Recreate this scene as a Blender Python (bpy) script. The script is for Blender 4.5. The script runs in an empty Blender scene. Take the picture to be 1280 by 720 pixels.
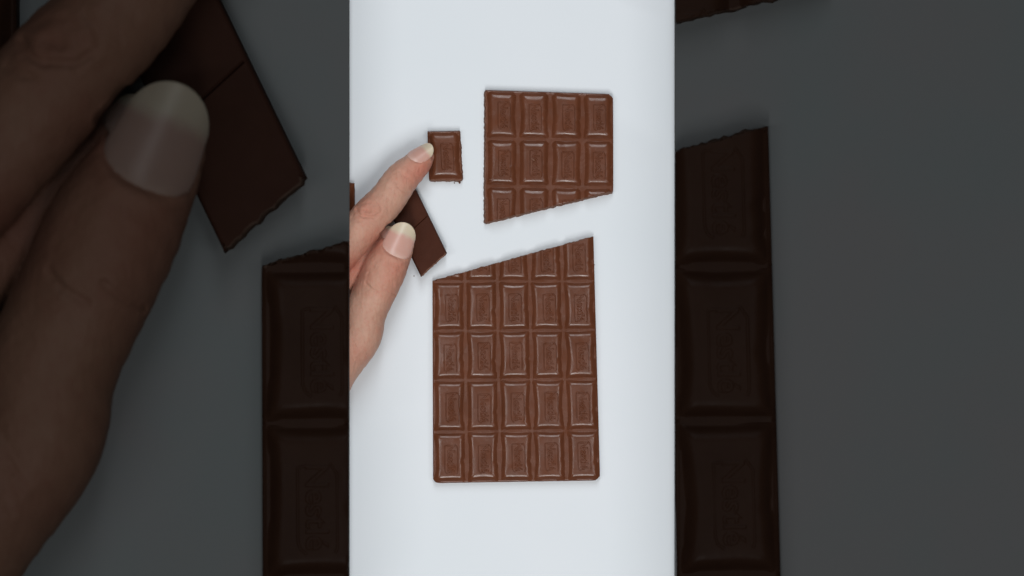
import bpy, bmesh, math, random
import numpy as np
from mathutils import Vector, Matrix, noise

# ------------------------------------------------------------------ camera, light, exposure
scene = bpy.context.scene
COL = scene.collection
D = 2.5                      # camera height above the white table, metres
S = 0.00045                  # metres on the table per photograph pixel (1280 px wide)
cam_data = bpy.data.cameras.new('camera')
cam_data.sensor_width = 36.0
cam_data.lens = 36.0 * D / (1280 * S)
cam_data.clip_start = 0.05
cam_data.clip_end = 50.0
cam_data.dof.use_dof = True
cam_data.dof.focus_distance = D - 0.006
cam_data.dof.aperture_fstop = 3.0
cam = bpy.data.objects.new('camera', cam_data)
cam.location = (0, 0, D)
COL.objects.link(cam)
scene.camera = cam

world = bpy.data.worlds.new('World')
scene.world = world
world.use_nodes = True
world.node_tree.nodes['Background'].inputs['Color'].default_value = (0.93, 0.97, 1.0, 1)
world.node_tree.nodes['Background'].inputs['Strength'].default_value = 0.07


def area(name, loc, target, sx, sy, watts, color):
    l = bpy.data.lights.new(name, 'AREA')
    l.shape = 'RECTANGLE'
    l.size, l.size_y = sx, sy
    l.energy = watts
    l.color = color
    o = bpy.data.objects.new(name, l)
    o.location = loc
    o.rotation_euler = (Vector(target) - Vector(loc)).to_track_quat('-Z', 'Y').to_euler()
    COL.objects.link(o)
    return o


area('key_softbox', (-0.01, -0.86, 1.60), (0, 0, 0), 0.22, 0.80, 12.5, (1.0, 0.985, 0.965))
area('top_softbox', (0.02, 1.25, 1.70), (0, 0, 0), 0.28, 1.6, 16.2, (0.96, 0.98, 1.0))
area('side_softbox', (-0.60, -0.12, 1.45), (0, 0, 0), 0.12, 0.9, 4.0, (1.0, 0.985, 0.97))
area('side_softbox', (0.60, -0.18, 1.45), (0, 0, 0), 0.12, 0.9, 3.6, (1.0, 0.985, 0.97))

scene.view_settings.view_transform = 'Standard'
scene.view_settings.look = 'None'
scene.view_settings.exposure = 0.0
scene.view_settings.gamma = 1.0
scene.view_settings.use_curve_mapping = False

random.seed(11)
HB0, HB = 0.0345, 0.0375       # underside and top of the added boards that carry the dimmed copies
MAG = 1280.0 / 406.0         # size of the things on the boards against those on the table
MM = 0.001


def tag(o, label=None, cat=None, group=None, kind=None):
    if label: o['label'] = label
    if cat: o['category'] = cat
    if group: o['group'] = group
    if kind: o['kind'] = kind
    return o


def link(name, mesh, parent=None, mats=(), smooth=False):
    o = bpy.data.objects.new(name, mesh)
    COL.objects.link(o)
    for m in mats:
        mesh.materials.append(m)
    if smooth:
        mesh.polygons.foreach_set('use_smooth', [True] * len(mesh.polygons))
    if parent is not None:
        o.parent = parent
    return o


def empty(name, loc=(0, 0, 0)):
    o = bpy.data.objects.new(name, None)
    o.empty_display_size = 0.01
    o.location = loc
    COL.objects.link(o)
    return o


# ------------------------------------------------------------------ materials
class NT:
    def __init__(self, name):
        self.m = bpy.data.materials.new(name)
        self.m.use_nodes = True
        self.t = self.m.node_tree
        self.b = self.t.nodes['Principled BSDF']
        self.tc = self.t.nodes.new('ShaderNodeTexCoord')

    def n(self, kind, **kw):
        x = self.t.nodes.new('ShaderNode' + kind)
        for k, v in kw.items():
            if k in x.inputs: x.inputs[k].default_value = v
            else: setattr(x, k, v)
        return x

    def l(self, a, b):
        self.t.links.new(a, b)

    def noise(self, scale, detail=4.0, rough=0.55, coord='Object'):
        x = self.n('TexNoise')
        x.inputs['Scale'].default_value = scale
        x.inputs['Detail'].default_value = detail
        x.inputs['Roughness'].default_value = rough
        self.l(self.tc.outputs[coord], x.inputs['Vector'])
        return x.outputs['Fac']

    def ramp(self, fac, stops):
        r = self.n('ValToRGB')
        e = r.color_ramp.elements
        while len(e) < len(stops): e.new(0.5)
        for k, (p, c) in enumerate(stops):
            e[k].position = p
            e[k].color = (*c, 1) if len(c) == 3 else c
        self.l(fac, r.inputs['Fac'])
        return r.outputs['Color']

    def mix(self, fac, a, b, blend='MIX'):
        x = self.n('Mix', data_type='RGBA', blend_type=blend)
        for sock, v in ((x.inputs[0], fac), (x.inputs[6], a), (x.inputs[7], b)):
            if isinstance(v, (int, float)): sock.default_value = v
            elif isinstance(v, tuple): sock.default_value = (*v, 1)
            else: self.l(v, sock)
        return x.outputs[2]

    def maprange(self, v, a, b, c, d):
        x = self.n('MapRange')
        self.l(v, x.inputs[0])
        for k, val in zip((1, 2, 3, 4), (a, b, c, d)): x.inputs[k].default_value = val
        return x.outputs[0]

    def bump(self, height, strength, dist, prev=None):
        x = self.n('Bump')
        x.inputs['Strength'].default_value = strength
        x.inputs['Distance'].default_value = dist
        self.l(height, x.inputs['Height'])
        if prev is not None: self.l(prev, x.inputs['Normal'])
        return x.outputs['Normal']


def surface_mat(name, c1, c2, scale, rough, spec, bump_s=0.08, bump_d=0.0002):
    g = NT(name)
    g.l(g.ramp(g.noise(scale, 3), [(0.35, c1), (0.65, c2)]), g.b.inputs['Base Color'])
    g.b.inputs['Roughness'].default_value = rough
    g.b.inputs['Specular IOR Level'].default_value = spec
    g.l(g.bump(g.noise(900, 3), bump_s, bump_d), g.b.inputs['Normal'])
    return g.m


def choc_mat(name, ca, cb, rough, spec, k=1.0, grain=1.0):
    g = NT(name)
    n1 = g.noise(95 / k, 4)
    base = g.ramp(n1, [(0.3, ca), (0.7, cb)])
    fine = g.noise(1400 / k, 3)
    base = g.mix(g.maprange(fine, 0.62, 0.78, 0.0, 0.35), base, tuple(min(1, v * 1.45) for v in cb))
    g.l(base, g.b.inputs['Base Color'])
    g.l(g.maprange(g.noise(160 / k, 5), 0.3, 0.7, rough - 0.06, rough + 0.1), g.b.inputs['Roughness'])
    g.b.inputs['Specular IOR Level'].default_value = spec
    nn = g.bump(g.noise(150 / k, 3), 0.3 * grain, 0.0008 * k)
    nn = g.bump(g.noise(1100 / k, 4), 0.12 * grain, 0.00022 * k, nn)
    g.l(nn, g.b.inputs['Normal'])
    return g.m


M = {}
M['table'] = surface_mat('white_table', (0.735, 0.790, 0.835), (0.760, 0.805, 0.850), 6, 0.55, 0.2)
M['board'] = surface_mat('dimmed_table_board', (0.046, 0.0525, 0.054), (0.050, 0.0515, 0.053), 9, 0.7, 0.06)  # white table with the side panels' dimming put into the colour
M['milk'] = choc_mat('milk_chocolate', (0.108, 0.0345, 0.0155), (0.134, 0.0440, 0.0210), 0.22, 0.31, 1.0, 0.45)
M['milk_broken'] = choc_mat('broken_milk_chocolate', (0.16, 0.075, 0.048), (0.21, 0.105, 0.07), 0.7, 0.2, 0.6, 2.5)
M['milk_back_shaded'] = choc_mat('shaded_milk_chocolate_back', (0.050, 0.0150, 0.0078), (0.060, 0.0185, 0.0098), 0.45, 0.07, 0.8, 2.0)  # matte back; the hand's shade is put into its colour
M['dark'] = choc_mat('dimmed_milk_chocolate', (0.0082, 0.0038, 0.0024), (0.0100, 0.0048, 0.0030), 0.36, 0.018, MAG, 0.6)  # milk chocolate, panel dimming painted into the colour
M['dimmed_broken'] = choc_mat('dimmed_broken_chocolate', (0.012, 0.007, 0.005), (0.018, 0.011, 0.008), 0.7, 0.03, MAG * 0.6, 2.5)  # broken milk chocolate darkened in colour for the dimmed panels
M['dimmed_back'] = choc_mat('dimmed_chocolate_back', (0.0085, 0.0037, 0.0025), (0.0105, 0.0046, 0.0031), 0.5, 0.012, MAG, 0.8)  # smooth milk chocolate back with the dimming in its colour


def px(x, y, z=0.0):
    """a place on the table seen at pixel x, y of the photograph, at height z"""
    f = (D - z) / D
    return ((x - 640) * S * f, (360 - y) * S * f)


# skin, in the coordinates of the hand (the giant hand has the same coordinates, scaled)
def skin_mat(name, tone, ruddy, pale, spec, sss):
    g = NT(name)
    obj = g.tc.outputs['Object']
    base = g.ramp(g.noise(55, 4), [(0.3, tuple(v * 0.94 for v in tone)), (0.7, pale)])

    def patch(cx, cy, r, col, amt):
        nonlocal base
        s = g.n('VectorMath', operation='MULTIPLY')
        g.l(obj, s.inputs[0]); s.inputs[1].default_value = (1, 1, 0)
        d = g.n('VectorMath', operation='DISTANCE')
        g.l(s.outputs[0], d.inputs[0])
        X, Y = px(cx, cy, 0.022)
        d.inputs[1].default_value = (X, Y, 0)
        base = g.mix(g.maprange(d.outputs['Value'], 0.0, r * S, amt, 0.0), base, col)
    patch(458, 262, 24, ruddy, 0.55)
    patch(531, 214, 30, ruddy, 0.95)
    patch(508, 222, 24, ruddy, 0.4)
    patch(474, 303, 28, ruddy, 0.7)
    patch(496, 336, 30, ruddy, 0.6)
    patch(486, 364, 22, ruddy, 0.35)
    patch(446, 440, 26, ruddy, 0.35)
    patch(440, 335, 34, ruddy, 0.9)
    mott = g.noise(420, 5)
    base = g.mix(g.maprange(mott, 0.5, 0.75, 0.0, 0.4), base, ruddy)
    g.l(base, g.b.inputs['Base Color'])
    g.b.inputs['Roughness'].default_value = 0.5
    g.b.inputs['Specular IOR Level'].default_value = spec
    g.b.inputs['Subsurface Weight'].default_value = sss
    g.b.inputs['Subsurface Radius'].default_value = (1.0, 0.35, 0.2)
    g.b.inputs['Subsurface Scale'].default_value = 0.0022
    v = g.n('TexVoronoi', feature='DISTANCE_TO_EDGE')
    mp = g.n('Mapping')
    g.l(obj, mp.inputs['Vector'])
    mp.inputs['Rotation'].default_value = (0, 0, 0.8)
    mp.inputs['Scale'].default_value = (1.0, 2.0, 1.0)
    g.l(mp.outputs[0], v.inputs['Vector'])
    v.inputs['Scale'].default_value = 620
    mw = g.n('Mapping')
    g.l(obj, mw.inputs['Vector'])
    mw.inputs['Rotation'].default_value = (0, 0, -0.95)
    mw.inputs['Scale'].default_value = (1.0, 0.28, 0.5)
    w = g.n('TexNoise'); w.inputs['Scale'].default_value = 480; w.inputs['Detail'].default_value = 4; w.inputs['Distortion'].default_value = 0.6
    g.l(mw.outputs[0], w.inputs['Vector'])
    wr = g.maprange(w.outputs['Fac'], 0.40, 0.56, 0.0, 1.0)
    nn = g.bump(g.noise(260, 5), 0.45, 0.0012)
    nn = g.bump(wr, 0.3, 0.0006, nn)
    nn = g.bump(g.maprange(v.outputs['Distance'], 0.0, 0.15, 0.0, 1.0), 0.22, 0.00035, nn)
    g.l(nn, g.b.inputs['Normal'])
    return g.m


def nail_mat(name, pink, moon, cream, spec, rough=0.32):
    """one plate: pale moon, pink bed, cream free edge along the stored length"""
    g = NT(name)
    at = g.n('Attribute', attribute_name='along')
    n = g.noise(260, 3)
    add = g.n('Math', operation='ADD')
    g.l(at.outputs['Fac'], add.inputs[0]); g.l(g.maprange(n, 0.3, 0.7, -0.035, 0.035), add.inputs[1])
    col = g.ramp(add.outputs[0], [(0.0, moon), (0.22, pink), (0.60, pink), (0.74, cream), (1.0, tuple(v * 1.06 for v in cream))])
    g.l(g.mix(g.maprange(g.noise(70, 3), 0.35, 0.7, 0.0, 0.3), col, moon), g.b.inputs['Base Color'])
    g.b.inputs['Roughness'].default_value = rough
    g.b.inputs['Specular IOR Level'].default_value = spec
    g.b.inputs['Subsurface Weight'].default_value = 0.15
    g.b.inputs['Subsurface Radius'].default_value = (1.0, 0.5, 0.3)
    g.b.inputs['Subsurface Scale'].default_value = 0.0015
    g.l(g.bump(g.noise(500, 2), 0.08, 0.0004), g.b.inputs['Normal'])
    return g.m


M['skin'] = skin_mat('skin', (0.54, 0.290, 0.208), (0.53, 0.185, 0.128), (0.60, 0.355, 0.265), 0.3, 0.18)
M['nail'] = nail_mat('nail', (0.60, 0.335, 0.275), (0.66, 0.44, 0.375), (0.62, 0.53, 0.395), 0.5)
M['dim_skin'] = skin_mat('dimmed_skin', (0.037, 0.0195, 0.0130), (0.034, 0.0145, 0.0102), (0.041, 0.0230, 0.0160), 0.03, 0.0)  # same fair skin, dimming of the panel put into the tones
M['dim_nail'] = nail_mat('dimmed_nail', (0.046, 0.031, 0.026), (0.048, 0.034, 0.028), (0.062, 0.055, 0.043), 0.06, 0.35)  # same nail, its colours darkened to go with the dimmed skin

# ------------------------------------------------------------------ setting
def box_mesh(name, x0, x1, y0, y1, z0, z1, bev=0.0):
    bm = bmesh.new()
    bmesh.ops.create_cube(bm, size=1.0)
    for v in bm.verts:
        v.co = Vector((x0 if v.co.x < 0 else x1, y0 if v.co.y < 0 else y1, z0 if v.co.z < 0 else z1))
    if bev:
        bmesh.ops.bevel(bm, geom=bm.edges[:], offset=bev, segments=2, affect='EDGES')
    me = bpy.data.meshes.new(name)
    bm.to_mesh(me); bm.free()
    return me


tag(link('table_top', box_mesh('table_top', -1.3, 1.3, -0.9, 0.9, -0.03, 0.0), None, [M['table']]), kind='structure')
EDGE = 203 * S * (D - HB0) / D
tag(link('added_board_left', box_mesh('added_board_left', -1.2, -EDGE, -0.8, 0.8, HB0, HB, 0.0004), None, [M['board']]), kind='structure')  # added board standing in for the dimmed left panel
tag(link('added_board_right', box_mesh('added_board_right', EDGE, 1.2, -0.8, 0.8, HB0, HB, 0.0004), None, [M['board']]), kind='structure')  # added likewise for the dimmed right panel

# ------------------------------------------------------------------ chocolate
SLAB = 4.2      # mm, groove level
SQ = 1.9        # mm, height of a square above the grooves


def smin(vals, k):
    a = np.array(vals)
    m = a.min(axis=0)
    return m - k * np.log(np.exp(-(a - m) / k).sum(axis=0))


class Square:
    """one moulded square: cell corners in mm (bl, br, tr, tl)"""
    def __init__(self, c, seed, dome_top=False):
        self.c = [np.array(p, float) for p in c]
        self.W = np.linalg.norm(self.c[1] - self.c[0])
        self.L = np.linalg.norm(self.c[3] - self.c[0])
        self.r = np.random.RandomState(seed)
        self.ph = self.r.uniform(0, 6.28, 10)
        self.am = self.r.uniform(0.7, 1.3, 10)
        self.dome_top = dome_top

    def xy(self, u, v):
        c = self.c
        u = np.asarray(u)[..., None]; v = np.asarray(v)[..., None]
        return (1 - u) * (1 - v) * c[0] + u * (1 - v) * c[1] + u * v * c[2] + (1 - u) * v * c[3]

    def h(self, u, v):
        W, L = self.W, self.L
        a, b = u * W, v * L
        par_v = 1 - (2 * v - 1) ** 2
        par_u = 1 - (2 * u - 1) ** 2
        p, am = self.ph, self.am
        g = 0.38
        wav = lambda t, k, i: 0.13 * np.sin(t * k * 6.28 + p[i]) + 0.03 * np.sin(t * 2.3 * k * 6.28 + p[i + 1])
        il = g + 1.05 * am[0] * par_v ** 0.8 + wav(v, 1.1, 0)
        notch = 0.42 * am[1] * np.exp(-((v - 0.42 - 0.03 * np.sin(p[8])) / 0.045) ** 2) \
            + 0.22 * am[2] * np.exp(-((v - 0.20) / 0.05) ** 2)
        ir = g + 0.80 * am[3] * par_v ** 0.8 + wav(v, 1.3, 2) + notch
        ib = g + 0.45 * am[4] * par_u + wav(u, 1.0, 4) * 0.7
        it = g + 0.45 * am[5] * par_u + wav(u, 1.0, 6) * 0.7
        d = [a - il, W - ir - a, b - ib, L - it - b]
        dm = smin(d, 0.35)
        if self.dome_top:       # top corners rounded off
            rr = 4.2
            dx = np.maximum(0, np.abs(a - W / 2) - (W / 2 - g - rr))
            dy = np.maximum(0, b - (L - g - rr))
            dm = np.minimum(dm, np.where(dy > 0, rr - np.hypot(dx, dy), 9))
        x = dm / 1.4                      # a 45 degree flank that rolls over into the top
        kk = 1.4 if self.dome_top else 1.1
        hh_ = np.clip(0.5 + 0.5 * (1 - x) / kk, 0, 1)
        s = x * hh_ + 1.0 * (1 - hh_) - kk * hh_ * (1 - hh_)
        s = np.maximum(s, 0) + 0.035 * np.exp(-((dm - 1.9) / 0.7) ** 2)
        crown = 0.10 * (par_u * par_v) ** 0.7
        warp = 0.15 * np.sin(u * 3.1 + p[6]) * np.sin(v * 4.3 + p[7]) + 0.16 * (np.sin(p[2]) * (u - 0.5) + np.cos(p[3]) * (v - 0.5))
        hh = SQ * s + (crown + warp) * np.clip(dm / 4, 0, 1)
        return np.where(dm <= 0, -0.15, hh)


def square_bmesh(sq, nx=30, ny=44):
    u, v = np.meshgrid(np.linspace(0, 1, nx + 1), np.linspace(0, 1, ny + 1))
    xy = sq.xy(u, v)
    z = SLAB + sq.h(u, v)
    bm = bmesh.new()
    V = [[bm.verts.new((xy[j, i, 0], xy[j, i, 1], z[j, i])) for i in range(nx + 1)] for j in range(ny + 1)]
    for j in range(ny):
        for i in range(nx):
            f = bm.faces.new((V[j][i], V[j][i + 1], V[j + 1][i + 1], V[j + 1][i]))
            f.smooth = True
    ring = [V[0][i] for i in range(nx)] + [V[j][nx] for j in range(ny)] + \
           [V[ny][i] for i in range(nx, 0, -1)] + [V[j][0] for j in range(ny, 0, -1)]
    low = [bm.verts.new((q.co.x, q.co.y, SLAB - 0.6)) for q in ring]
    for k in range(len(ring)):
        k2 = (k + 1) % len(ring)
        bm.faces.new((ring[k], low[k], low[k2], ring[k2]))
    bm.faces.new(list(reversed(low)))
    return bm


def rough_offset(s, z, seed):
    return 0.34 * noise.noise(Vector((s * 0.35, z * 0.4, seed))) + 0.24 * noise.noise(Vector((s * 1.7, z * 1.3, seed + 5)))


def clip(bm, cuts, fill=True):
    for co, no, rough in cuts:
        co, no = Vector((*co, 0)), Vector((*no, 0)).normalized()
        res = bmesh.ops.bisect_plane(bm, geom=bm.verts[:] + bm.edges[:] + bm.faces[:], dist=1e-5,
                                     plane_co=co, plane_no=no, clear_outer=True)
        edges = [e for e in res['geom_cut'] if isinstance(e, bmesh.types.BMEdge)]
        if not edges or not fill:
            continue
        r2 = bmesh.ops.triangle_fill(bm, edges=edges, use_beauty=True)
        nf = [f for f in r2['geom'] if isinstance(f, bmesh.types.BMFace)]
        for f in nf:
            f.material_index = 1; f.smooth = False
        if rough and nf:
            es = list({e for f in nf for e in f.edges})
            sub = bmesh.ops.subdivide_edges(bm, edges=[e for e in es if e.calc_length() > 0.5], cuts=2, use_grid_fill=True)
            tang = Vector((-no.y, no.x, 0))
            for v in bm.verts:
                if abs((v.co - co).dot(no)) < 1e-4:
                    v.co += no * (rough_offset(v.co.dot(tang), v.co.z, 3.0) - 0.12)


_text = {}


def text_points():
    """the relief lettering: word with its over- and underline, flat, as (verts, faces) in em"""
    if _text: return _text['v'], _text['f']
    cu = bpy.data.curves.new('lettering', 'FONT')
    cu.body = 'Nestl\u00e9'
    cu.size = 1.0
    cu.offset = -0.008
    cu.extrude = 0.02
    cu.bevel_depth = 0.05
    cu.bevel_resolution = 0
    cu.resolution_u = 3
    o = bpy.data.objects.new('lettering_tmp', cu)
    COL.objects.link(o)
    dg = bpy.context.evaluated_depsgraph_get()
    me = o.evaluated_get(dg).to_mesh()
    v = [tuple(q.co) for q in me.vertices]
    f = [tuple(p.vertices) for p in me.polygons]
    o.evaluated_get(dg).to_mesh_clear()
    bpy.data.objects.remove(o)
    x0 = min(q[0] for q in v); x1 = max(q[0] for q in v)

    def stroke(pts, w):
        for (a, b) in zip(pts[:-1], pts[1:]):
            n = len(v)
            dx, dy = b[0] - a[0], b[1] - a[1]
            l = math.hypot(dx, dy); nx_, ny_ = -dy / l * w / 2, dx / l * w / 2
            for zz, ww in ((0.02, 1.7), (0.07, 0.55)):
                for (q, s) in ((a, ww), (b, ww), (b, -ww), (a, -ww)):
                    v.append((q[0] + s * nx_, q[1] + s * ny_, zz))
            f.extend([(n + 4, n + 5, n + 6, n + 7), (n, n + 1, n + 5, n + 4), (n + 1, n + 2, n + 6, n + 5),
                      (n + 2, n + 3, n + 7, n + 6), (n + 3, n, n + 4, n + 7)])
    stroke([(x0 - 0.02, 0.73), (x0 + 0.3, 0.95), (x1 - 0.1, 0.95), (x1 + 0.06, 0.88)], 0.07)
    stroke([(x0 + 0.04, 0.05), (x0 + 0.1, -0.26), (x1 - 0.3, -0.26), (x1 - 0.06, -0.18), (x1 + 0.08, 0.02)], 0.07)
    n0 = len(v)
    _text['v'] = [((q[0] - x0) / (x1 - x0), q[1] / (x1 - x0), q[2]) for q in v]
    _text['f'] = f
    return _text['v'], _text['f']


def lettering_bmesh(sq, jitter, relief):
    v, f = text_points()
    bm = bmesh.new()
    arr = np.array(v)
    # reading direction runs down the square, letter tops to the right
    vv = 0.755 + jitter[1] - arr[:, 0] * 0.56
    uu = 0.455 + jitter[0] + (arr[:, 1]) * 0.56 * sq.L / sq.W
    xy = sq.xy(uu, vv)
    z = SLAB + sq.h(uu, vv) + np.where(arr[:, 2] > 0.05, relief, np.where(arr[:, 2] > 0, -0.03, -0.3))
    V = [bm.verts.new((xy[i, 0], xy[i, 1], z[i])) for i in range(len(v))]
    for q in f:
        try: bm.faces.new([V[i] for i in q])
        except ValueError: pass
    return bm


def finish(bm, name, k, parent, mats, flip=False, org=(0, 0)):
    for v in bm.verts:
        v.co = Vector(((v.co.x - org[0]) * k * MM, (v.co.y - org[1]) * k * MM, v.co.z * k * MM))
    bmesh.ops.recalc_face_normals(bm, faces=bm.faces[:])
    me = bpy.data.meshes.new(name)
    bm.to_mesh(me); bm.free()
    return link(name, me, parent, mats)


def outline_slab(pts, rough_edges, corner_r, step=0.8):
    """pts in mm counter-clockwise; rough_edges: indices of broken edges; corner_r: radius per corner"""
    n = len(pts); P = []
    rr = []
    for i in range(n):
        p = Vector(pts[i]); a = Vector(pts[i - 1]); b = Vector(pts[(i + 1) % n])
        r = corner_r.get(i, 0)
        if r:
            da, db = (a - p).normalized(), (b - p).normalized()
            for k in range(6):
                t = k / 5
                q = (p + da * r) * (1 - t) ** 2 + p * 2 * t * (1 - t) + (p + db * r) * t ** 2
                P.append(q); rr.append(False)
            start = p + db * r
        else:
            P.append(p.copy()); rr.append(False); start = p
        end = b - (b - p).normalized() * corner_r.get((i + 1) % n, 0)
        m = max(1, int((end - start).length / step))
        d = (end - start).normalized(); no = Vector((d.y, -d.x))
        for k in range(1, m):
            q = start.lerp(end, k / m)
            if i in rough_edges:
                # same crumbly line as the squares, a shade further out
                tang = Vector((-no.y, no.x))
                q = q + no * (0.1 + rough_offset(q.dot(tang), 3.0, 3.0) + random.uniform(-0.16, 0.2))
            else:
                q = q + no * 0.05 * noise.noise(Vector((k * 0.2, i, 0)))
            P.append(q); rr.append(i in rough_edges)
    return P, rr


def slab_bmesh(P, rr, h=SLAB, slope=0.0):
    n = len(P)
    nrm = []
    for i in range(n):
        d = (P[(i + 1) % n] - P[i - 1]).normalized()
        nrm.append(Vector((d.y, -d.x)))
    bm = bmesh.new()
    rings = []
    for (z, inset, zr) in ((0.0, 0.25, 0.05), (0.5, 0.0, 0.1), (h * 0.55, 0.10, 0.12), (h - 0.55, 0.2, 0.12), (h - 0.12, 0.5, 0.2), (h, 0.95, 0.5)):
        ring = []
        for i in range(n):
            off = zr + slope * (z / h - 0.6) if rr[i] else inset
            q = P[i] - nrm[i] * off
            jit = random.uniform(-0.2, 0.2) if rr[i] and 0 < z < h else 0
            q = q + nrm[i] * jit
            ring.append(bm.verts.new((q.x, q.y, z)))
        rings.append(ring)
    for a, b in zip(rings[:-1], rings[1:]):
        for i in range(n):
            j = (i + 1) % n
            f = bm.faces.new((a[i], a[j], b[j], b[i]))
            f.smooth = not rr[i]
            f.material_index = 1 if rr[i] else 0
    tf = bm.faces.new(rings[-1])
    bmesh.ops.triangulate(bm, faces=[tf])
    bm.faces.new(list(reversed(rings[0])))
    return bm


def mm(p, k=1.0):
    """photograph pixel -> mm on the table"""
    return ((p[0] - 640) * S * 1000, (360 - p[1]) * S * 1000)


def chocolate(name, grid, cells, outline, rough_edges, corners, cuts, mats, k=1.0, z0=0.0, seed=0, dome=False, letter=True, slope=0.0, round_cuts={}):
    """grid(i, j) gives the pixel of cell corner i (column), j (row, from the top)"""
    op = [mm(p) for p in outline]
    org = (sum(p[0] for p in op) / len(op), sum(p[1] for p in op) / len(op))
    root = empty(name, (org[0] * k * MM, org[1] * k * MM, z0))
    P, rr = outline_slab(op, rough_edges, corners)
    finish(slab_bmesh(P, rr, slope=slope), 'base_slab', k, root, mats, org=org)
    for (i, j) in cells:
        c = [mm(grid(i, j + 1)), mm(grid(i + 1, j + 1)), mm(grid(i + 1, j)), mm(grid(i, j))]
        sq = Square(c, seed * 100 + i * 10 + j + 1, dome)
        bm = square_bmesh(sq)
        clip(bm, cuts + round_cuts.get((i, j), []))
        if not bm.faces:
            bm.free(); continue
        so = finish(bm, 'chocolate_square', k, root, mats, org=org)
        if letter:
            r = random.Random(seed * 991 + i * 17 + j)
            bl = lettering_bmesh(sq, (r.uniform(-0.03, 0.03), r.uniform(-0.02, 0.02)), 0.31 if k == 1.0 else 0.11)
            clip(bl, cuts, fill=False)
            if bl.faces:
                finish(bl, 'embossed_lettering', k, so, mats[:1], org=org)
            else:
                bl.free()
    return root


# --- lower bar
ROWS = [290.0, 352.0, 413.7, 475.3, 539.7, 603.0]


def bar_grid(i, j):
    y = ROWS[j]
    t = (y - 295) / 305
    xl = 540.6 + 1.0 * t
    xr = 741.5 + 8.3 * t
    x = xl + (xr - xl) * i / 5
    return (x, y - (i / 5) * 3.0 * max(0, t))


def line_cut(p, q, keep, rough=True, inset=0.0):
    """vertical cut through pixels p-q, keeping the side of pixel keep"""
    a, b, kp = Vector(mm(p)), Vector(mm(q)), Vector(mm(keep))
    d = (b - a).normalized(); no = Vector((-d.y, d.x))
    if (kp - a).dot(no) > 0: no = -no
    a = a - no * inset
    return ((a.x, a.y), (no.x, no.y), rough)


milk = [M['milk'], M['milk_broken']]
dark = [M['dark'], M['dimmed_broken']]  # milk chocolate dimmed by colour
DIAG = ((540.6, 351), (741.5, 295.5))
diag_cut = line_cut(*DIAG, (640, 500), True, 0.1)

bar = chocolate('chocolate_bar', bar_grid, [(i, j) for i in range(5) for j in range(5)],
                [(541.6, 604.0), (749.6, 600.6), (741.5, 295.5), (540.6, 351)], {2}, {0: 3.6, 1: 4.2}, [diag_cut], milk, seed=1,
                round_cuts={(0, 4): [line_cut((541.6, 598.8), (546.8, 604), (600, 560), False)],
                            (4, 4): [line_cut((749.6, 594.8), (743.6, 600.7), (700, 560), False)]})
tag(bar, 'largest milk chocolate bar, five squares wide, its top edge broken off on a slant', 'chocolate bar')

# --- upper piece
UX = [606.6, 647.0, 687.5, 727.6, 766.0]
UY = [113.0, 173.4, 232.6, 293.0]


def up_grid(i, j):
    return (UX[i] + (0.3 if j else 0), UY[j] + i * (1.3 if j == 0 else 0.5))


UDIAG = ((605.8, 279.6), (766.2, 240.0))
upper = chocolate('chocolate_bar_piece', up_grid, [(i, j) for i in range(4) for j in range(3)],
                  [(605.8, 279.6), (766.2, 240.0), (766.2, 118.5), (606.4, 113.0)], {0, 3}, {2: 3.4},
                  [line_cut(*UDIAG, (680, 150), True, 0.35)], milk, seed=2, dome=True, slope=0.9,
                  round_cuts={(3, 0): [line_cut((761.2, 118.3), (766.2, 123.4), (720, 150), False)]})
tag(upper, 'four squares wide milk chocolate piece with a slanted lower edge, above the largest bar', 'chocolate piece')

# --- single square under the fingertip
one = chocolate('chocolate_piece', lambda i, j: [[(534.5, 164.5), (575, 164.5)], [(536.5, 225), (578, 225)]][j][i], [(0, 0)],
                [(536.5, 226.0), (578.0, 226.2), (574.6, 163.4), (534.2, 164.6)], {0, 1}, {3: 0.8}, [], milk, seed=3, dome=True, slope=0.7)
tag(one, 'single milk chocolate square with rough edges under the index fingertip', 'chocolate piece')

# --- rounded piece that shows only its corner at the left board
side_grid = lambda i, j: [[(400, 229), (443.5, 229)], [(400, 290), (443.5, 290)]][j][i]
side_out = [(400, 290), (444, 290), (444, 227.5), (400, 227.5)]
side = chocolate('chocolate_piece', side_grid, [(0, 0)], side_out, {0}, {2: 4.5}, [], milk, seed=4, letter=False)
tag(side, 'chocolate piece with only its rounded corner showing at the edge of the added grey board', 'chocolate piece')

# --- two-square piece held between thumb and fingers, smooth back upwards
HR, HBt, HT, HL = (559.5, 317), (527, 346.8), (513.5, 223), (481, 252.8)


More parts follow.
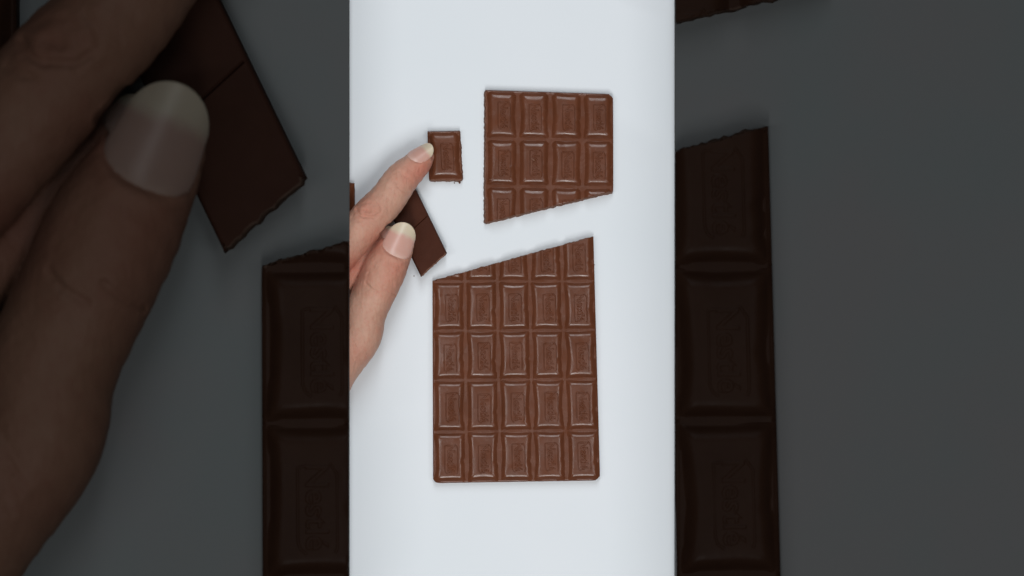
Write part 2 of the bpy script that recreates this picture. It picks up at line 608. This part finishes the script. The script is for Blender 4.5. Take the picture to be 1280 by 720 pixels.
def held_piece(mats, back, k, z0, lift):
    op = [mm(p) for p in (HBt, HR, HT, HL)]
    org = (sum(p[0] for p in op) / 4, sum(p[1] for p in op) / 4)
    root = empty('chocolate_piece', (org[0] * k * MM, org[1] * k * MM, z0))
    mid_r = tuple((a + b) / 2 for a, b in zip(HR, HT)); mid_l = tuple((a + b) / 2 for a, b in zip(HBt, HL))
    P, rr = outline_slab(op, {0}, {1: 0.5})
    bm = slab_bmesh(P, rr)
    # score line across the back: a shallow crack
    a, b = Vector((*mm(mid_l), 0)), Vector((*mm(mid_r), 0))
    d = (b - a).normalized(); no = Vector((-d.y, d.x, 0))
    top = [f for f in bm.faces if len(f.verts) > 8 and f.calc_center_median().z > 1]
    for off in (-0.55, -0.2, 0.0, 0.2, 0.55):
        geom = bm.verts[:] + bm.edges[:] + bm.faces[:]
        bmesh.ops.bisect_plane(bm, geom=geom, dist=1e-5, plane_co=a + no * off, plane_no=no)
    for v in bm.verts:
        q = v.co.copy(); q.z = 0
        if abs((q - a).dot(no)) < 0.1 and v.co.z > SLAB - 0.3:
            v.co.z -= 0.5
        elif 0.1 < (q - a).dot(no) < 0.3 and v.co.z > SLAB - 0.3:
            v.co.z += 0.18
    for v in bm.verts: v.co.z += SQ + 0.2
    finish(bm, 'base_slab', k, root, back, org=org)
    for c in ([HBt, HR, mid_r, mid_l], [mid_l, mid_r, HT, HL]):
        sq = Square([mm(p) for p in c], 77 + len(root.children))
        bm = square_bmesh(sq, 16, 22)
        for v in bm.verts: v.co.z = 2 * SLAB + SQ + 0.2 - v.co.z - SLAB + 0.2
        finish(bm, 'chocolate_square', k, root, mats, org=org)
    # tilt about the pinching fingers: the far end rises a little
    root.location.z += lift * k * MM
    root.rotation_euler = (math.radians(-3.0), math.radians(-2.5), 0)
    return root


held = held_piece(milk, [M['milk_back_shaded'], M['milk_broken']], 1.0, 0.0, 1.2)
tag(held, 'two-square milk chocolate piece lying slantwise, smooth back up, held under the thumb', 'chocolate piece')

# --- added, dimmed copies of the pieces on the boards (things MAG times as big)
ZB = HB
KM = MAG * (D - HB - 0.012) / D
left_cut = ((-EDGE * 1000 / KM + 0.05, 0), (1, 0), False)
right_cut = ((EDGE * 1000 / KM - 0.05, 0), (-1, 0), False)
ex = 640 - EDGE / KM / S - 0.1
lx = 640 + EDGE / KM / S + 0.1


def on_diag(x, d=DIAG):
    (x0, y0), (x1, y1) = d
    return y0 + (y1 - y0) * (x - x0) / (x1 - x0)


big_left = chocolate('chocolate_bar', bar_grid, [(0, 0), (0, 1), (0, 2), (0, 3)],
                     [(541.4, 541), (ex, 541), (ex, on_diag(ex)), (540.6, 351)], {2}, {}, [diag_cut, left_cut],
                     dark, KM, ZB, seed=1)
tag(big_left, 'oversized dimmed copy of a milk chocolate strip on the added left board, by the edge below the giant thumb', 'chocolate bar')
big_right = chocolate('chocolate_bar', bar_grid, [(4, 0), (4, 1), (4, 2), (4, 3)],
                      [(lx, 539), (748, 537.5), (741.5, 295.5), (lx, on_diag(lx))], {2}, {}, [diag_cut, right_cut],
                      dark, KM, ZB, seed=1)
tag(big_right, 'oversized dimmed copy of a milk chocolate strip with slanted top along the added right board edge', 'chocolate bar')
big_up = chocolate('chocolate_bar_piece', up_grid, [(2, 1), (3, 1), (2, 2), (3, 2)],
                   [(lx, on_diag(lx, UDIAG)), (766.2, 240), (766.2, 174), (lx, 174)], {0}, {},
                   [line_cut(*UDIAG, (680, 150), True, 0.1), right_cut, line_cut((600, 173.9), (700, 173.9), (650, 250), False)],
                   dark, KM, ZB, seed=2, dome=True)
tag(big_up, 'oversized dimmed copy of a milk chocolate corner piece at the top of the added right board, mostly out of frame', 'chocolate piece')
big_held = held_piece(dark, [M['dimmed_back'], M['dimmed_broken']], KM, ZB, 1.2)
tag(big_held, 'oversized dimmed copy of the held milk chocolate piece under the giant thumb on the added left board', 'chocolate piece')
big_side = chocolate('chocolate_piece', side_grid, [(0, 0)], side_out, {0}, {2: 4.5}, [], dark, KM, ZB, seed=4, letter=False)
tag(big_side, 'oversized dimmed copy of a milk chocolate piece cut off by the top left corner, behind the giant finger', 'chocolate piece')

# ------------------------------------------------------------------ the hand
def hp(x, y, z):
    X, Y = px(x, y, z * MM)
    return np.array((X * 1000, Y * 1000, z))


#         px, py, z mm, r mm
INDEX = [(530, 196.5, 12.9, 5.6), (521.5, 205.5, 14.2, 7.5), (501.5, 224, 16.0, 9.45), (483.5, 249.5, 18.0, 10.2), (461, 273.5, 19.5, 10.8),
         (437, 301, 20.0, 11.0), (396, 345, 20.0, 12.5)]
THUMB = [(501, 298.5, 18.0, 7.4), (495, 310, 18.8, 9.3), (481.5, 336, 20.0, 12.0), (469, 363, 20.5, 11.9), (456, 392, 20.0, 11.9),
         (449, 420, 19.5, 12.6), (426, 446, 19.0, 14.2), (400, 476, 17.5, 16.0)]
MIDDLE = [(483, 297, 9.5, 5.6), (468, 311, 9.5, 7.4), (440, 340, 10.5, 8.8), (405, 362, 15.0, 10.5)]
RING = [(418, 372, 8, 6.2), (395, 392, 9, 7.5), (372, 372, 15, 10.5)]
LITTLE = [(402, 402, 7.5, 5.5), (378, 414, 8.5, 6.8), (345, 392, 15, 9.5)]
PALM = [[(396, 345, 20, 12.5), (330, 440, 18.5, 15.0)], [(345, 392, 15, 11), (300, 470, 17.5, 15.5)], [(400, 476, 17.5, 16.0), (300, 500, 17.5, 16)],
        [(372, 372, 17, 12.5), (330, 460, 17.5, 15.5)], [(310, 480, 17.5, 16), (215, 560, 18, 16.2)]]
CREASES = [  # polyline in pixels, depth mm, width mm
    ([(446, 262), (449, 268), (455, 271.5), (462, 271), (468, 272), (474, 267)], 0.55, 0.7),
    ([(440, 272), (446, 276), (452, 277)], 0.4, 0.6),
    ([(452, 257), (457, 253), (464, 253), (470, 257)], 0.18, 0.6),
    ([(456, 262), (462, 264)], 0.4, 0.9),
    ([(471, 252), (476, 258), (477, 265)], 0.35, 0.6),
    ([(457, 353), (463, 360), (473, 366)], 0.55, 0.6),
    ([(479, 358), (486, 364), (493, 368)], 0.55, 0.6),
    ([(463, 372), (470, 377)], 0.3, 0.5),
    ([(496, 233), (505, 240), (511, 242)], 0.25, 0.6),
    ([(500, 214), (506, 220), (514, 224)], 0.25, 0.8),
    ([(438, 415), (445, 428), (449, 437)], 0.35, 0.6),
    ([(441, 430), (447, 441)], 0.35, 0.5),
    ([(438, 438), (443, 449)], 0.35, 0.5),
    ([(450, 396), (458, 403)], 0.2, 0.5),
]


def seg_cone(p, a, b, ra, rb):
    ab = b - a
    t = np.clip(((p - a) @ ab) / (ab @ ab), 0, 1).astype(np.float32)
    d = p - a - t[:, None] * ab.astype(np.float32)
    return np.sqrt((d * d).sum(1)) - (ra + (rb - ra) * t)


def sm(a, b, k):
    h = np.clip(0.5 + 0.5 * (b - a) / k, 0, 1)
    return b * (1 - h) + a * h - k * h * (1 - h)


def spline(pts, sub=4):
    q = np.array([[*hp(*c[:3]), c[3]] for c in pts])
    if len(q) < 3: return q
    e = np.vstack([2 * q[0] - q[1], q, 2 * q[-1] - q[-2]])
    out = []
    for i in range(1, len(e) - 2):
        for t in np.arange(sub) / sub:
            a, b, c, d = e[i - 1], e[i], e[i + 1], e[i + 2]
            out.append(0.5 * (2 * b + (c - a) * t + (2 * a - 5 * b + 4 * c - d) * t * t + (3 * b - a - 3 * c + d) * t ** 3))
    out.append(e[-2])
    return np.array(out)


def chain(p, pts):
    d = None
    q = spline(pts).astype(np.float32)
    for a, b in zip(q[:-1], q[1:]):
        s = seg_cone(p, a[:3], b[:3], a[3], b[3])
        d = s if d is None else np.minimum(d, s)
    return d


FLAT = 1.28


def nail_frame(p0, p1, roll):
    p0, p1 = np.array(p0, float), np.array(p1, float)
    a = (p1 - p0) / np.linalg.norm(p1 - p0)
    up = np.array((0, 0, 1.0)); up = up - a * (up @ a); up /= np.linalg.norm(up)
    b = np.cross(a, up)
    n = up * math.cos(roll) + b * math.sin(roll)
    return p0, a, n, np.cross(a, n), np.linalg.norm(p1 - p0)


def nail_mesh(name, p0, p1, r0, r1, roll, half, u0, u1, cut0, cut1, lift=0.25, thick=0.4):
    """part of a nail between arcs; p0 cuticle, p1 free end: finger axis points (mm); half = half width in radians"""
    p0, a, n, b, L = nail_frame(p0, p1, roll)
    NU, NV = 16, 22
    bm = bmesh.new()
    G = [[], []]
    along = []
    for lay in (0, 1):
        for j in range(NU + 1):
            row = []
            for i in range(NV + 1):
                v = -1 + 2 * i / NV
                lo = u0 + (cut0 * abs(v) ** 2.4 if u0 == 0 else cut0 * (1 - math.sqrt(max(0, 1 - 0.97 * v * v))))
                hi = u1 + cut1 * (1 - math.sqrt(max(0, 1 - 0.97 * v * v)))
                u = lo + (hi - lo) * j / NU
                th = v * half * (1 - 0.10 * max(0, 0.35 - u) / 0.35)
                r = r0 + (r1 - r0) * u
                R = FLAT * r
                edge = 0.30 * max(0, abs(v) - 0.8) / 0.2 + 0.35 * max(0, 0.10 - (u - (cut0 * abs(v) ** 2.4 if u0 == 0 else 0))) / 0.10 * (u0 == 0)
                q = p0 + a * (u * L) + n * (R * math.cos(th) - (FLAT - 1) * r + lift - lay * thick - edge) + b * (R * math.sin(th))
                row.append(bm.verts.new(q)); along.append(u)
            G[lay].append(row)
    for j in range(NU):
        for i in range(NV):
            f = bm.faces.new((G[0][j][i], G[0][j][i + 1], G[0][j + 1][i + 1], G[0][j + 1][i])); f.smooth = True
            f = bm.faces.new((G[1][j][i], G[1][j + 1][i], G[1][j + 1][i + 1], G[1][j][i + 1])); f.smooth = True
    for j in range(NU):
        for i in (0, NV):
            bm.faces.new((G[0][j][i], G[0][j + 1][i], G[1][j + 1][i], G[1][j][i]))
    for i in range(NV):
        for j in ((0,) if u0 == 0 else (NU,)):     # the plate is whole where pink meets cream
            bm.faces.new((G[0][j][i], G[1][j][i], G[1][j][i + 1], G[0][j][i + 1]))
    bmesh.ops.recalc_face_normals(bm, faces=bm.faces[:])
    for v in bm.verts: v.co *= MM
    me = bpy.data.meshes.new(name)
    bm.to_mesh(me); bm.free()
    at = me.attributes.new('along', 'FLOAT', 'POINT')
    at.data.foreach_set('value', along)
    return me


# cuticle axis point, free end axis point, radii, roll, half width, end of the pink bed, cuticle curve, bed curve, tip curve, lift
NAIL_DATA = [
    (hp(489.5, 324, 18.8), hp(508.0, 281.0, 16.2), 10.9, 8.0, 0.06, 0.74, 0.70, 0.20, -0.10, -0.36, 0.15),
    (hp(516.0, 208, 14.3), hp(542.5, 187.5, 11.6), 7.8, 5.4, -0.60, 0.74, 0.70, 0.22, -0.10, -0.36, 0.15),
    (hp(482, 298, 10.5), hp(491.5, 282.5, 11.5), 5.6, 4.0, 0.0, 0.62, 0.45, 0.2, -0.1, -0.45, 0.2)]


def nail_beds(p, d):
    """press the flesh in under each nail so the plate lies in its bed"""
    out = np.zeros(len(p), np.float32)
    ridge = None
    for (p0, p1, r0, r1, roll, half, bed, c0, cb, ct, lift) in NAIL_DATA:
        o, a, n, b, L = nail_frame(p0, p1, roll)
        q = p - o
        u = (q @ a) / L
        y, x = q @ b, q @ n
        r = r0 + (r1 - r0) * np.clip(u, 0, 1)
        w = FLAT * r * math.sin(half)
        v = y / w
        top = np.sqrt(np.maximum((FLAT * r) ** 2 - y * y, 0.01)) - (FLAT - 1) * r + lift - 0.35   # bed height along n
        inside = np.clip((u - c0 * np.abs(v) ** 2.4) / 0.05, 0, 1) * np.clip((0.97 - np.abs(v)) / 0.06, 0, 1) * (x > 0) * (u < 1.12)
        av = np.abs(v)
        fold = np.exp(-((av - 1.07) / 0.09) ** 2) * np.clip((u - 0.1) / 0.1, 0, 1) * np.clip((0.78 - u) / 0.15, 0, 1) \
            + np.exp(-((u - c0 * np.minimum(av, 1) ** 2.4 + 0.05) / 0.05) ** 2) * (av < 1.0)
        near = (x > 0) & (d < 1.5)
        fold_out = np.where(near, fold, 0) * 0.38
        ridge = fold_out if ridge is None else np.maximum(ridge, fold_out)
        out = np.maximum(out, np.where(inside > 0, np.clip(x - top - d, 0, 2.5) * inside, 0))
    return np.where(out > 0, out, -ridge)


def hand_field(p):
    pal = None
    for c in PALM:
        s = chain(p, c)
        pal = s if pal is None else sm(pal, s, 8.0)
    ix, th, mi = chain(p, INDEX), chain(p, THUMB), chain(p, MIDDLE)
    d = np.minimum(ix, mi)
    d = np.minimum(d, np.minimum(chain(p, RING), chain(p, LITTLE)))
    d = np.minimum(d, th)
    d = sm(d, pal, 5.0)
    near = np.abs(d) < 3.0
    pn = p[near]
    up = np.clip((pn[:, 2] - 11.0) / 5.0, 0, 1)
    disp = np.zeros(len(pn), np.float32)
    for pts, dep, w in CREASES:
        q = [hp(x, y, 26.0)[:2] for x, y in pts]
        dist = np.full(len(pn), 99, np.float32)
        for a, b in zip(q[:-1], q[1:]):
            ab = b - a
            t = np.clip(((pn[:, :2] - a) @ ab) / (ab @ ab), 0, 1)
            e = pn[:, :2] - a - t[:, None] * ab
            dist = np.minimum(dist, np.sqrt((e * e).sum(1)))
        disp += 1.35 * dep * np.exp(-(dist / w) ** 2) * up - 0.5 * dep * np.exp(-((dist - 2.0 * w) / w) ** 2) * up
    # soft unevenness of flesh
    x, y, z = pn[:, 0], pn[:, 1], pn[:, 2]
    disp += 0.16 * np.sin(x * 0.75 + y * 0.3) * np.sin(y * 0.62 - z * 0.4 + 1.0) + 0.08 * np.sin(x * 1.7 + z) * np.sin(y * 1.9 + x * 0.5)
    d[near] += disp
    d[near] += nail_beds(pn, d[near]).astype(np.float32)
    return d


def surface_nets(field, lo, hi, h):
    n = [int(math.ceil((b - a) / h)) + 1 for a, b in zip(lo, hi)]
    ax = [lo[i] + h * np.arange(n[i]) for i in range(3)]
    F = np.empty(n, np.float32)
    yy, zz = np.meshgrid(ax[1], ax[2], indexing='ij')
    for i in range(n[0]):
        p = np.stack([np.full(yy.size, ax[0][i]), yy.ravel(), zz.ravel()], 1).astype(np.float32)
        F[i] = field(p).reshape(n[1], n[2])
    F[0] = F[-1] = 5; F[:, 0] = 5; F[:, -1] = 5; F[:, :, 0] = 5; F[:, :, -1] = 5
    neg = F < 0
    c = [(i, j, k) for i in (0, 1) for j in (0, 1) for k in (0, 1)]
    sl = lambda A, o: A[o[0]:n[0] - 1 + o[0], o[1]:n[1] - 1 + o[1], o[2]:n[2] - 1 + o[2]]
    cnt = sum(sl(neg, o).astype(np.int8) for o in c)
    act = (cnt > 0) & (cnt < 8)
    idx = -np.ones(act.shape, np.int64)
    cells = np.argwhere(act)
    idx[act] = np.arange(len(cells))
    acc = np.zeros((len(cells), 3)); num = np.zeros(len(cells))
    val = {o: sl(F, o)[act] for o in c}
    for o in c:
        for axn in range(3):
            if o[axn] == 0:
                o2 = list(o); o2[axn] = 1; o2 = tuple(o2)
                a, b = val[o], val[o2]
                m = (a < 0) != (b < 0)
                t = np.where(m, a / np.where(m, a - b, 1), 0)
                pos = np.array(o, float)[None, :].repeat(len(cells), 0)
                pos[:, axn] = t
                acc[m] += pos[m]; num[m] += 1
    V = (cells + acc / num[:, None]) * h + np.array(lo)
    quads = []
    for axn in range(3):
        s0 = [slice(0, n[i]) for i in range(3)]; s1 = list(s0)
        s0[axn] = slice(0, n[axn] - 1); s1[axn] = slice(1, n[axn])
        a, b = neg[tuple(s0)], neg[tuple(s1)]
        e = np.argwhere(a != b)
        o1, o2 = [k for k in range(3) if k != axn]
        e = e[(e[:, o1] > 0) & (e[:, o2] > 0) & (e[:, o1] < n[o1] - 1) & (e[:, o2] < n[o2] - 1)]
        flip = a[e[:, 0], e[:, 1], e[:, 2]]

        def at(d1, d2):
            q = e.copy(); q[:, o1] -= d1; q[:, o2] -= d2
            return idx[q[:, 0], q[:, 1], q[:, 2]]
        Q = np.stack([at(1, 1), at(0, 1), at(0, 0), at(1, 0)], 1)
        if axn == 1: flip = ~flip
        Q[~flip] = Q[~flip][:, ::-1]
        quads.append(Q)
    return V, np.concatenate(quads)


def mesh_np(name, V, Q):
    me = bpy.data.meshes.new(name)
    me.vertices.add(len(V)); me.vertices.foreach_set('co', V.astype(np.float32).ravel())
    me.loops.add(Q.size); me.loops.foreach_set('vertex_index', Q.astype(np.int32).ravel())
    me.polygons.add(len(Q)); me.polygons.foreach_set('loop_start', np.arange(0, Q.size, 4, dtype=np.int32))
    me.update(calc_edges=True); me.validate()
    me.polygons.foreach_set('use_smooth', [True] * len(me.polygons))
    return me


HV, HQ = surface_nets(hand_field, (-192, -92, 0.8), (-40, 82, 35), 0.75)
hand_mesh = mesh_np('hand', HV * MM, HQ)
hand_mesh.materials.append(M['skin'])


NAILS = []
for (p0, p1, r0, r1, roll, half, bed, c0, cb, ct, lift) in NAIL_DATA:
    NAILS.append((nail_mesh('fingernail', p0, p1, r0, r1, roll, half, 0.0, bed, c0, cb, lift),
                  nail_mesh('nail_tip', p0, p1, r0, r1, roll, half, bed, 1.0, cb, ct, lift)))


def build_hand(mats, k, loc):
    o = bpy.data.objects.new('hand', hand_mesh)
    COL.objects.link(o)
    o.scale = (k, k, k); o.location = loc
    o.material_slots[0].link = 'OBJECT'; o.material_slots[0].material = mats[0]
    for nm, tm in NAILS:
        n = bpy.data.objects.new('fingernail', nm); COL.objects.link(n); n.parent = o
        t = bpy.data.objects.new('nail_tip', tm); COL.objects.link(t); t.parent = n
        for q, m in ((n, mats[1]), (t, mats[2])):
            if not q.data.materials: q.data.materials.append(m)
            q.material_slots[0].link = 'OBJECT'; q.material_slots[0].material = m
    return o


h1 = build_hand([M['skin'], M['nail'], M['nail']], 1.0, (0, 0, 0))
tag(h1, 'fair-skinned hand pressing a single chocolate square with its long-nailed index finger', 'hand')
KH = MAG * (D - HB - 0.075) / (D - 0.022)
h2 = build_hand([M['dim_skin'], M['dim_nail'], M['dim_nail']], KH, (0, 0, HB))
tag(h2, 'giant dimmed copy of the fair-skinned hand lying on the added left board', 'hand')

# ------------------------------------------------------------------ crumbs
def crumb(x, y, size, z, label, mat, stretch=1.0, rot=0.0, name='chocolate_crumb', cat='crumb', group=None):
    bm = bmesh.new()
    bmesh.ops.create_icosphere(bm, subdivisions=1, radius=size * MM)
    for v in bm.verts:
        v.co *= 1 + 0.45 * noise.noise(v.co * 4000 + Vector((x, y, 0)))
        v.co.x *= stretch; v.co.z *= 0.7
    me = bpy.data.meshes.new(name); bm.to_mesh(me); bm.free()
    o = link(name, me, None, [mat])
    X, Y = px(x, y, z * MM)
    o.location = (X, Y, z * MM + size * MM * 0.55); o.rotation_euler.z = rot
    tag(o, label, cat, group)
    return o


crumb(574.5, 228.2, 0.7, 0, 'dark crumb just below the lower right corner of the single square', M['milk'])
crumb(517.5, 345, 0.38, 0, 'tiny dark crumb left of the held piece, beside the thumb', M['milk'])
crumb(742.8, 331, 0.42, 0, 'tiny crumb at the right side of the largest bar near its tip', M['milk'])
crumb(568, 228.8, 0.4, 0, 'tiny crumb below the middle of the single square', M['milk'])
crumb(666.5, 199.5, 0.45, SLAB + SQ + 0.25, 'pale chocolate shaving lying on a square of the upper piece', M['milk_broken'], 3.2, -0.65,
      'chocolate_shaving', 'shaving')
crumb(612.5, 224.5, 0.4, SLAB + 1.6, 'pale speck at the left side of the upper piece', M['milk_broken'])
